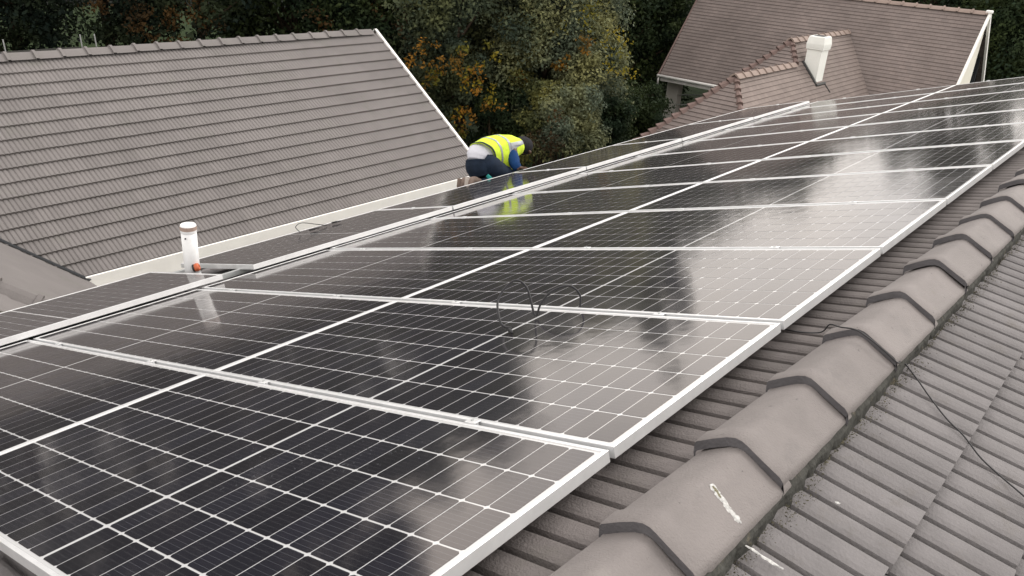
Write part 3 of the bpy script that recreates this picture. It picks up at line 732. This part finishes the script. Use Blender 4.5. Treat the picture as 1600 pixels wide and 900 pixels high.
# ------------------------------------------------------------------ trees and shrubs
def leafmat(name, c, amt_=.45, hue=(.9, 1.0, .8), trans=.25):
    amt = .26
    m = bpy.data.materials.new(name); m.use_nodes = True; t = m.node_tree; b = t.nodes['Principled BSDF']; l = t.links.new
    g = N(t, 'ShaderNodeNewGeometry'); r = N(t, 'ShaderNodeMapRange'); r.inputs[3].default_value = 1 - amt; r.inputs[4].default_value = 1 + amt; l(g.outputs['Random Per Island'], r.inputs[0])
    n = N(t, 'ShaderNodeTexNoise'); n.inputs['Scale'].default_value = .9; n.inputs['Detail'].default_value = 3; l(g.outputs['Position'], n.inputs['Vector'])
    mx = N(t, 'ShaderNodeMixRGB'); mx.inputs[1].default_value = (c[0] * .62, c[1] * .68, c[2] * .75, 1); mx.inputs[2].default_value = (c[0] * 1.5, c[1] * 1.3, c[2] * 1.1 * hue[2], 1)
    r2 = N(t, 'ShaderNodeMapRange'); r2.inputs[1].default_value = .4; r2.inputs[2].default_value = .65; l(n.outputs['Fac'], r2.inputs[0]); l(r2.outputs[0], mx.inputs[0])
    s = N(t, 'ShaderNodeVectorMath', operation='SCALE'); l(mx.outputs[0], s.inputs[0]); l(r.outputs[0], s.inputs['Scale']); l(s.outputs[0], b.inputs['Base Color'])
    b.inputs['Roughness'].default_value = .7; b.inputs['Specular IOR Level'].default_value = .12
    if trans:
        tr = N(t, 'ShaderNodeBsdfTranslucent'); l(s.outputs[0], tr.inputs['Color']); ms = N(t, 'ShaderNodeMixShader'); ms.inputs[0].default_value = trans
        l(b.outputs[0], ms.inputs[1]); l(tr.outputs[0], ms.inputs[2]); l(ms.outputs[0], t.nodes['Material Output'].inputs[0])
    return m
LF_mid = leafmat('leaf_mid_green', (.070, .090, .058), .5)
LF_grey = leafmat('leaf_grey_green', (.150, .172, .108), .5)
LF_olive = leafmat('leaf_olive', (.110, .118, .045), .5)
LF_dark = leafmat('leaf_dark', (.030, .048, .024), .5)
LF_deep = leafmat('leaf_deep', (.022, .034, .024), .5)
LF_orange = leafmat('leaf_orange', (.27, .145, .030), .5, hue=(1, 1, .8), trans=.4)
LF_yellow = leafmat('leaf_yellow_green', (.22, .19, .03), .5, trans=.4)
LF_russet = leafmat('leaf_russet', (.060, .038, .018), .5, trans=.3)
LF_rus2 = None
M_bark = mat('bark', (.075, .055, .04), .95, .1, .3, 6, .8, 25, coords='World')
def leaves(centres, radii, per, size, flat=.6):
    """numpy: per leaf one folded quad, scattered in clumps"""
    per = int(per * 1.35)
    cen = np.repeat(np.array(centres), per, axis=0); rad = np.repeat(np.array(radii), per)
    n = len(cen); d = rng.normal(size=(n, 3)); d /= np.linalg.norm(d, axis=1)[:, None]
    r = rad * rng.random(n) ** .45
    p = cen + d * r[:, None] * np.array([1, 1, .8])
    nrm = d * .7 + rng.normal(size=(n, 3)) * .6 + np.array([0, 0, .35]); nrm /= np.linalg.norm(nrm, axis=1)[:, None]
    a = np.cross(nrm, rng.normal(size=(n, 3))); a /= np.linalg.norm(a, axis=1)[:, None]; b = np.cross(nrm, a)
    s = size * .78 * (.55 + .9 * rng.random(n)); A = a * s[:, None]; B = b * (s * .55)[:, None]
    V = np.stack([p - A, p + B - nrm * (s * .12)[:, None], p + A, p - B - nrm * (s * .12)[:, None]], 1).reshape(-1, 3)
    return V
def quadmesh(name, V, m):
    n = len(V) // 4; me = bpy.data.meshes.new(name); me.vertices.add(len(V)); me.vertices.foreach_set('co', V.ravel())
    me.loops.add(len(V)); me.loops.foreach_set('vertex_index', np.arange(len(V), dtype=np.int32))
    me.polygons.add(n); me.polygons.foreach_set('loop_start', np.arange(0, 4 * n, 4, dtype=np.int32))
    me.materials.append(m); me.update(calc_edges=True); return me
def clumps(c, r, n, inner=.35, rough=.25):
    """clump centres over an uneven ellipsoid crown"""
    out = []; ph = rng.random(6) * 6.28
    for i in range(n):
        d = rng.normal(size=3); d /= np.linalg.norm(d)
        if d[2] < -.75: d[2] *= -1
        az = math.atan2(d[1], d[0]); k = 1 + rough * (.5 * math.sin(3 * az + ph[0]) + .4 * math.sin(5 * d[2] + ph[1]) + .35 * math.sin(7 * az + ph[2]))
        rr = (inner + (1 - inner) * rng.random() ** .5) * k
        out.append((c[0] + d[0] * r[0] * rr, c[1] + d[1] * r[1] * rr, c[2] + d[2] * r[2] * rr))
    return out
def tree(name, label, x, y, r, zt, zb, m, n=150, per=170, size=.075, cr=.62, cat='tree', extra=(), group=None):
    o = root(name, label, cat, Matrix.Translation((x, y, GZ)), group)
    tk = MB(); zc = (zt + zb) / 2
    tr = max(.06, r * .055)
    pts = smoothpts([(x, y, GZ - .1), (x + .1 * r, y, GZ + (zc - GZ) * .4), (x, y + .08 * r, zc), (x + .1, y, zb + (zt - zb) * .85)], 4)
    tk.tube(pts, [tr * (1.2 - i / len(pts)) for i in range(len(pts))], 8)
    cs_ = clumps((x, y, zc), (r, r, (zt - zb) / 2), n)
    for q in cs_[:14]:
        z0 = max(GZ + .4, q[2] - r * .6); tk.tube([(x, y, z0), ((x + q[0]) / 2, (y + q[1]) / 2, (z0 + q[2]) / 2 + .1), q], [tr * .5, tr * .3, tr * .12], 5)
    link('trunk', tk.done('trunk', M_bark, True), o)
    crn = link('crown', quadmesh('crown', leaves(cs_, cr * (.6 + .8 * rng.random(n)), per, size), m), o)
    for (nm, mm, pts_, rad, pr_, sz) in extra:
        link(nm, quadmesh(nm, leaves(pts_, [rad] * len(pts_), pr_, sz), mm), o)
    return o
def at(px, py, dist, dx=0):
    """a point in the garden seen through the camera at a given ground distance"""
    v = Vector(((px - 800) / 1300.81, (py - 450) / 1300.81, 1)); w = RW.transposed() @ v; k = dist / math.hypot(w.x, w.y); return CAM + w * k
def sph(p, n, s): return [tuple(np.array(p) + rng.normal(size=3) * s) for _ in range(n)]
# the big grey-green tree in the middle, with a creeper turning orange
c = at(858, 60, 24.5)
tree('tree', 'big rounded grey-green tree with small leaves, right of the grey gable', c.x, c.y, 2.15, 1.7, -5.6, LF_grey, 300, 240, .062, .55,
     extra=(('orange_leaves', LF_orange, sum([sph(at(px, py, 22.6), 3, .10) for px, py in ((917, 75), (912, 62), (880, 90), (876, 98), (855, 150), (868, 152), (872, 157), (850, 140), (812, 125), (858, 168))], []), .16, 14, .06),
            ('yellow_leaves', LF_yellow, sum([sph(at(px, py, 22.8), 4, .22) for px, py in ((930, 15), (965, 60), (975, 110), (905, 20), (960, 95), (855, 158))], []), .3, 12, .055)))
c = at(722, 60, 23.6)
tree('tree', 'dark green tree with clusters of orange and yellow leaves beside the white verge', c.x, c.y, 1.75, 2.0, -5.8, LF_mid, 210, 210, .066, .52,
     extra=(('orange_leaves', LF_orange, sum([sph(at(px, py, 21.5), 2, .13) for px, py in ((702, 95), (710, 103), (695, 105), (716, 92), (700, 88), (748, 125), (752, 135), (745, 118), (762, 168), (770, 172), (735, 178), (722, 190), (652, 65), (655, 72), (668, 110), (640, 95), (672, 118), (728, 175), (718, 205), (648, 105))], []), .17, 11, .058),
            ('yellow_leaves', LF_yellow, sum([sph(at(px, py, 21.6), 2, .16) for px, py in ((725, 95), (740, 108), (760, 80), (735, 122), (768, 140), (720, 215), (728, 220), (680, 120), (660, 125), (770, 150), (715, 165))], []), .2, 16, .06)))
c = at(778, 20, 27)
tree('tree', 'mid green tree filling the space between the orange-flecked tree and the big rounded tree', c.x, c.y, 1.9, 2.6, -5.6, LF_grey, 190, 190, .07, .55)
c = at(600, 40, 26)
tree('tree', 'dark leafy tree rising behind the gable peak of the grey roof', c.x, c.y, 2.4, 3.2, -5.8, LF_dark, 210, 190, .08, .65,
     extra=(('orange_leaves', LF_russet, sum([sph(at(px, py, 23.8), 4, .25) for px, py in ((622, 20), (640, 60), (505, 40))], []), .3, 16, .06),))
c = at(455, 20, 27)
tree('tree', 'tall dark green tree behind the middle of the grey ridge', c.x, c.y, 3.0, 5.6, -5.8, LF_dark, 240, 190, .085, .75)
c = at(300, 20, 26.5)
tree('tree', 'tall russet-tinged tree behind the grey ridge, near its left half', c.x, c.y, 2.5, 9.2, -5.8, LF_deep, 210, 180, .085, .7,
     extra=(('russet_leaves', LF_russet, sum([sph(at(px, py, 24.0), 3, .2) for px, py in ((218, 15), (225, 40), (205, 38), (262, 60), (310, 25), (300, 10), (240, 22), (320, 45), (265, 10), (285, 55), (150, 12))], []), .28, 26, .06),))
c = at(150, 20, 28)
tree('tree', 'tall very dark tree behind the close pair of rods', c.x, c.y, 3.0, 9.8, -5.8, LF_deep, 230, 190, .085, .75)
c = at(0, 20, 28)
tree('tree', 'tall black-green tree at the left picture edge behind the single rod', c.x, c.y, 3.2, 9.8, -5.8, LF_deep, 230, 180, .09, .8)
c = at(-190, 20, 27)
tree('tree', 'tall dark tree just outside the left edge of the grey roof', c.x, c.y, 3.2, 9.0, -5.8, LF_deep, 160, 150, .1, .9)
for (px, d, r, zt, lab) in ((975, 33, 2.7, 1.1, 'dark green tree just right of the big rounded tree'), (1030, 38.5, 2.6, .9, 'dark green tree behind the open veranda and its column'), (1170, 43, 3.2, 1.5, 'green tree top beyond the brown roof, hidden by its ridge'),
                            (1330, 46, 3.4, .5, 'dark tree beyond the brown ridge, left part'), (1440, 44, 3.0, 4.6, 'dark tree beyond the brown ridge near its right end'), (1545, 42, 2.6, .9, 'deep green tree directly behind the white gable peak'), (1620, 40, 2.7, .4, 'deep green tree at the right picture edge beyond the panels')):
    c = at(px, 40, d); tree('tree', lab, c.x, c.y, r, zt, -5.9, LF_dark, 190, 170, .095, .75)
c = at(905, -10, 31)
tree('tree', 'narrow dark tree rising behind the big rounded tree', c.x, c.y, .45, 4.7, -5.9, LF_dark, 120, 160, .09, .5)
c = at(955, -10, 34)
tree('tree', 'slim dark tree in the gap right behind the big rounded tree', c.x, c.y, .6, 4.2, -5.9, LF_dark, 100, 160, .09, .45)
c = at(815, 0, 31)
tree('tree', 'low dark tree behind the mid green tree, left of the big rounded one', c.x, c.y, 2.4, 1.2, -5.9, LF_deep, 190, 160, .09, .8)
c = at(598, 0, 30.5)
tree('tree', 'dark tree behind the orange-flecked tree', c.x, c.y, 2.0, 6.4, -5.9, LF_deep, 200, 160, .09, .8)
def shrub(px, py, d, r, h, m, lab, ext=()):
    c = at(px, py, d); o = root('shrub', lab, 'shrub', Matrix.Translation((c.x, c.y, GZ)))
    zc = c.z; cl = clumps((c.x, c.y, zc), (r, r, h), 60, .2, .3)
    st = MB()
    for q in cl[:9]: st.tube([(c.x, c.y, GZ), ((c.x + q[0]) / 2, (c.y + q[1]) / 2, (GZ + q[2]) / 2), q], [.035, .025, .01], 5)
    link('stem', st.done('stem', M_bark), o); link('foliage', quadmesh('foliage', leaves(cl, [.34] * 60, 150, .055), m), o)
    for (nm, mm, pts_, rad, pr_, sz) in ext: link(nm, quadmesh(nm, leaves(pts_, [rad] * len(pts_), pr_, sz), mm), o)
shrub(880, 205, 21.5, 1.0, 1.0, LF_grey, 'grey-green shrub behind the head of the kneeling worker', (('russet_leaves', LF_russet, sph(at(848, 212, 20.3), 8, .25), .3, 40, .05),))
shrub(835, 190, 22.2, 1.1, 1.1, LF_olive, 'olive shrub behind the yellow vest')
shrub(780, 195, 22.5, 1.0, 1.1, LF_dark, 'dark shrub just left of the worker\'s back')
shrub(935, 200, 24, 1.0, .9, LF_dark, 'dark shrub right of the lawn patch, left of the hipped roof')
shrub(985, 190, 26, 1.1, 1.0, LF_dark, 'dark shrub at the foot of the hipped brown wing')
# raised lawn bank in front of the shrubs
bk = MB(); c = at(890, 250, 20)
V = []; nx, ny = 14, 8
for j in range(ny):
    for i in range(nx):
        u = (i / (nx - 1) - .5) * 2; v = (j / (ny - 1) - .5) * 2
        V.append((c.x + u * 4 + v * .5, c.y + v * 3.4 - u * 2.2, GZ + 1.75 * max(0, 1 - u * u) * max(0, 1 - v * v) ** .7 + random.uniform(-.04, .04) - .02))
bk.add(V, [(j * nx + i, j * nx + i + 1, (j + 1) * nx + i + 1, (j + 1) * nx + i) for j in range(ny - 1) for i in range(nx - 1)])
link('grass_bank', bk.done('grass_bank', M_grass, True), kind='structure')

# ------------------------------------------------------------------ kneeling worker
YP = 5.46
PI_ = PM.inverted()
def Q(x, dy, z): return P(x, YP + dy, z)
pr_root = root('person', 'worker kneeling and bent over the lowest panels in a yellow high-visibility vest and dark beanie', 'person', PM @ Matrix.Translation((6.75, YP, ZB + .02)))
def skin_mesh(name, nodes, edges, m, rootn=0, sub=1):
    me = bpy.data.meshes.new(name); me.from_pydata([tuple(n[0]) for n in nodes], edges, []); me.materials.append(m)
    o = bpy.data.objects.new(name, me); COL.objects.link(o)
    o.parent = pr_root; o.matrix_local = ROOTM[pr_root.name].inverted(); ROOTM[o.name] = Matrix()
    md = o.modifiers.new('skin', 'SKIN'); md.use_smooth_shade = True
    for i, n in enumerate(nodes):
        r = n[1]; sv = me.skin_vertices[0].data[i]; sv.radius = r if isinstance(r, tuple) else (r, r); sv.use_root = (i == rootn)
    s = o.modifiers.new('sub', 'SUBSURF'); s.levels = sub; s.render_levels = sub
    return o
M_skin = mat('dark_skin', (.075, .038, .024), .55, .4, .05, 8)
M_vest = mat('hi_vis_yellow', (.60, .80, .05), .75, .3, .10, 14, .9, 22)
M_refl = mat('reflective_tape', (.30, .32, .34), .4, .6, .05, 10)
M_jean = mat('dark_denim', (.010, .018, .034), .85, .2, .3, 14, .3, 80)
M_blue = mat('blue_workwear', (.007, .040, .135), .8, .2, .15, 14, .3, 60)
M_shirt = mat('pale_grey_shirt', (.55, .56, .62), .85, .2, .08, 14, .3, 50)
M_beanie = mat('charcoal_knit', (.028, .028, .032), .95, .1, .2, 60, .6, 120)
M_boot = mat('brown_boot', (.17, .13, .11), .8, .2, .25, 20)
M_teal = mat('teal_cloth', (.02, .20, .19), .8, .2, .15, 14)
RFZ = ZB + .04
nodes = []; edges = []
def nd_(p, r, par=None):
    nodes.append((p, r)); i = len(nodes) - 1
    if par is not None: edges.append((par, i))
    return i
pel = nd_(Q(6.55, 0, .225), .09)
sp1 = nd_(Q(6.68, 0, .305), .095, pel); sp2 = nd_(Q(6.88, 0, .325), .125, sp1); chs = nd_(Q(7.04, 0, .315), .13, sp2); nk = nd_(Q(7.18, 0, .30), .058, chs); hd = nd_(Q(7.27, -.01, .285), .08, nk); hd2 = nd_(Q(7.36, -.02, .245), .088, hd); ch_ = nd_(Q(7.345, -.02, .185), .052, hd2)
nose = nd_(Q(7.40, -.02, .185), .016, hd2)
for sd in (-1, 1):
    hip = nd_(Q(6.54, .09 * sd, .18), .075, pel); kn = nd_(Q(6.84, .13 * sd, RFZ + .045), .060, hip); cf = nd_(Q(6.62, .12 * sd, RFZ + .045), .055, kn); an = nd_(Q(6.40, .065 * sd, RFZ + .06), .038, cf); ft = nd_(Q(6.30, .06 * sd, RFZ + .09), .034, an); toe = nd_(Q(6.27, .06 * sd, RFZ + .0), .028, ft)
    sh = nd_(Q(6.96, .17 * sd, .285), .066, chs); ex = 6.88 if sd < 0 else 6.96
    el = nd_(Q(ex, .215 * sd - .02, .155), .044, sh); yw = -.24 if sd < 0 else -.10
    wr = nd_(Q(6.89 if sd < 0 else 6.99, yw, .085), .028, el); pa = nd_(Q(6.90 if sd < 0 else 7.00, yw - .05, .072), (.034, .018), wr)
    bx = 6.90 if sd < 0 else 7.00
    for k, (dx, ln) in enumerate(((-.030, .060), (-.010, .070), (.010, .066), (.029, .052))):
        f1 = nd_(Q(bx + dx, yw - .085, .074), .0085, pa); f2 = nd_(Q(bx + dx * 1.1, yw - .085 - ln * .5, .070), .008, f1); f3 = nd_(Q(bx + dx * 1.1, yw - .085 - ln, .060), .0065, f2)
    t1 = nd_(Q(bx - .045, yw - .045, .068), .010, pa); t2 = nd_(Q(bx - .055, yw - .080, .060), .0075, t1)
skin_mesh('body', nodes, edges, M_skin)
def sleeve(name, pts, rs, m, n=14, sm=5):
    q = smoothpts(pts, sm); k = len(q); rr = []
    for i in range(k):
        t = i / (k - 1) * (len(rs) - 1); j = min(int(t), len(rs) - 2); f = t - j
        a, b = rs[j], rs[j + 1]; a = a if isinstance(a, tuple) else (a, a); b = b if isinstance(b, tuple) else (b, b)
        w = 1 + .035 * math.sin(i * 2.1)
        rr.append(((a[0] * (1 - f) + b[0] * f) * w, (a[1] * (1 - f) + b[1] * f) * w))
    mb = MB().tube(q, rr, n); return link(name, mb.done(name, m, True), pr_root)
for sd in (-1, 1):
    sleeve('trouser_leg', [Q(6.52, .08 * sd, .24), Q(6.58, .105 * sd, .18), Q(6.72, .13 * sd, .06), Q(6.86, .135 * sd, RFZ + .075)], [.085, .125, .115, .085], M_jean)
    sleeve('trouser_leg', [Q(6.87, .135 * sd, RFZ + .06), Q(6.74, .13 * sd, RFZ + .07), Q(6.58, .12 * sd, RFZ + .06), Q(6.42, .07 * sd, RFZ + .06)], [.075, .08, .065, .050], M_jean)
    sleeve('boot', [Q(6.42, .065 * sd, RFZ + .075), Q(6.34, .06 * sd, RFZ + .115), Q(6.275, .06 * sd, RFZ + .10), Q(6.25, .06 * sd, RFZ + .02), Q(6.27, .06 * sd, RFZ - .045)], [.044, .046, .046, .044, .036], M_boot)
    sleeve('sole', [Q(6.24, .06 * sd, RFZ + .16), Q(6.21, .06 * sd, RFZ + .06), Q(6.215, .06 * sd, RFZ - .04)], [(.012, .036), (.012, .044), (.012, .040)], M_boot if sd > 0 else mat('pale_sole', (.35, .31, .28), .8))
    arm = [Q(6.95, .13 * sd, .29), Q(6.91, .20 * sd, .20), Q(6.88 if sd < 0 else 6.96, .22 * sd - .02, .125), Q(6.905 if sd < 0 else 6.99, (-.25 if sd < 0 else -.12), .078)]
    sleeve('sleeve', arm, [.075, .070, .062, .050], M_blue)
sleeve('waistband', [Q(6.52, 0, .08), Q(6.51, 0, .16), Q(6.53, 0, .242)], [(.15, .09), (.170, .118), (.165, .125)], M_jean, 18)
sleeve('shirt', [Q(6.50, 0, .245), Q(6.545, 0, .300), Q(6.63, 0, .330), Q(6.78, 0, .335)], [(.10, .075), (.145, .100), (.155, .115), (.15, .12)], M_shirt, 18)
sleeve('undershirt', [Q(6.62, 0, .30), Q(6.8, 0, .30), Q(7.02, 0, .29)], [(.14, .12), (.15, .13), (.16, .12)], M_blue, 18)
sleeve('teal_cloth', [Q(6.43, -.19, RFZ + .15), Q(6.45, -.21, RFZ + .10), Q(6.46, -.22, RFZ + .02)], [.018, .028, .028], M_teal)
# vest: half shell over the back, open below, hanging at the sides, with tape strips
VR = [(6.53, .318, .172, .116, -60), (6.68, .345, .182, .126, -66), (6.80, .345, .190, .134, -72), (6.92, .338, .205, .137, -76), (7.04, .322, .222, .135, -62), (7.13, .305, .205, .120, -45), (7.19, .30, .125, .09, -40)]
HANG = [.05, .10, .19, .22, .02, .0, .0]
def vestgrid(r0, r1, a0, a1, off, nu, nv):
    V = []; F = []
    for i in range(nu + 1):
        t = r0 + (r1 - r0) * i / nu; j = min(int(t), len(VR) - 2); f = t - j; A, B = VR[j], VR[j + 1]; w = [A[k] * (1 - f) + B[k] * f for k in range(5)]
        for k in range(nv + 1):
            u = a0 + (a1 - a0) * k / nv; ang = math.radians(90 + u * (90 - w[4]) * 1.0)
            rr = 1 + .02 * math.sin(7 * ang + 3 * t); drop = 0
            zz = w[1] + math.sin(ang) * (w[3] + off) * rr; yy = math.cos(ang) * (w[2] + off) * rr
            if math.sin(ang) < 0: zz = w[1] + math.sin(ang) * (w[3] + off + HANG[j] * (1 - f) + HANG[j + 1] * f) ; yy = math.cos(ang) * (w[2] + off) * (.92) + math.copysign(.016, math.cos(ang))
            V.append(tuple(Q(w[0] + .15 * abs(u) ** 1.5 * max(0, 1 - t / 3.5), yy, zz)))
    for i in range(nu):
        for k in range(nv): F.append((i * (nv + 1) + k, (i + 1) * (nv + 1) + k, (i + 1) * (nv + 1) + k + 1, i * (nv + 1) + k + 1))
    return V, F
V, F = vestgrid(0, 6, -1, 1, .008, 26, 30); vo = link('vest', mesh('vest', V, F, M_vest, True), pr_root)
def solid(o, t):
    m = o.modifiers.new('solid', 'SOLIDIFY'); m.thickness = t; m.offset = 0
solid(vo, .006)
for (a, b, c0, c1) in ((.95, 1.22, -1, 1), (2.35, 2.68, -1, 1), (2.6, 5.2, -.60, -.46), (2.6, 5.2, .46, .60)):
    V, F = vestgrid(a, b, c0, c1, .0135, 10, 26); t_ = link('reflective_strip', mesh('reflective_strip', V, F, M_refl, True), vo); solid(t_, .002)
V, F = vestgrid(.0, .22, -1, 1, .0125, 3, 26); t_ = link('vest_hem', mesh('vest_hem', V, F, mat('dark_hem', (.02, .03, .03), .9), True), vo); solid(t_, .003)
# beanie
mb = MB(); hc = Q(7.33, -.015, .275); axd = (Q(7.42, -.02, .25) - Q(7.25, 0, .335)).normalized()
sleeve('beanie', [Q(7.255, -.005, .292), Q(7.285, -.01, .300), Q(7.335, -.015, .292), Q(7.385, -.02, .268), Q(7.425, -.022, .240), Q(7.437, -.023, .228)], [.078, .102, .112, .106, .070, .02], M_beanie, 18)
for sd in (-1, 1): sleeve('ear', [Q(7.315, -.015 + .098 * sd, .225), Q(7.325, -.015 + .106 * sd, .205), Q(7.33, -.015 + .098 * sd, .185)], [.012, .018, .010], M_skin, 8, 3)
print('objects', len(bpy.data.objects), 'singles', nt_single)
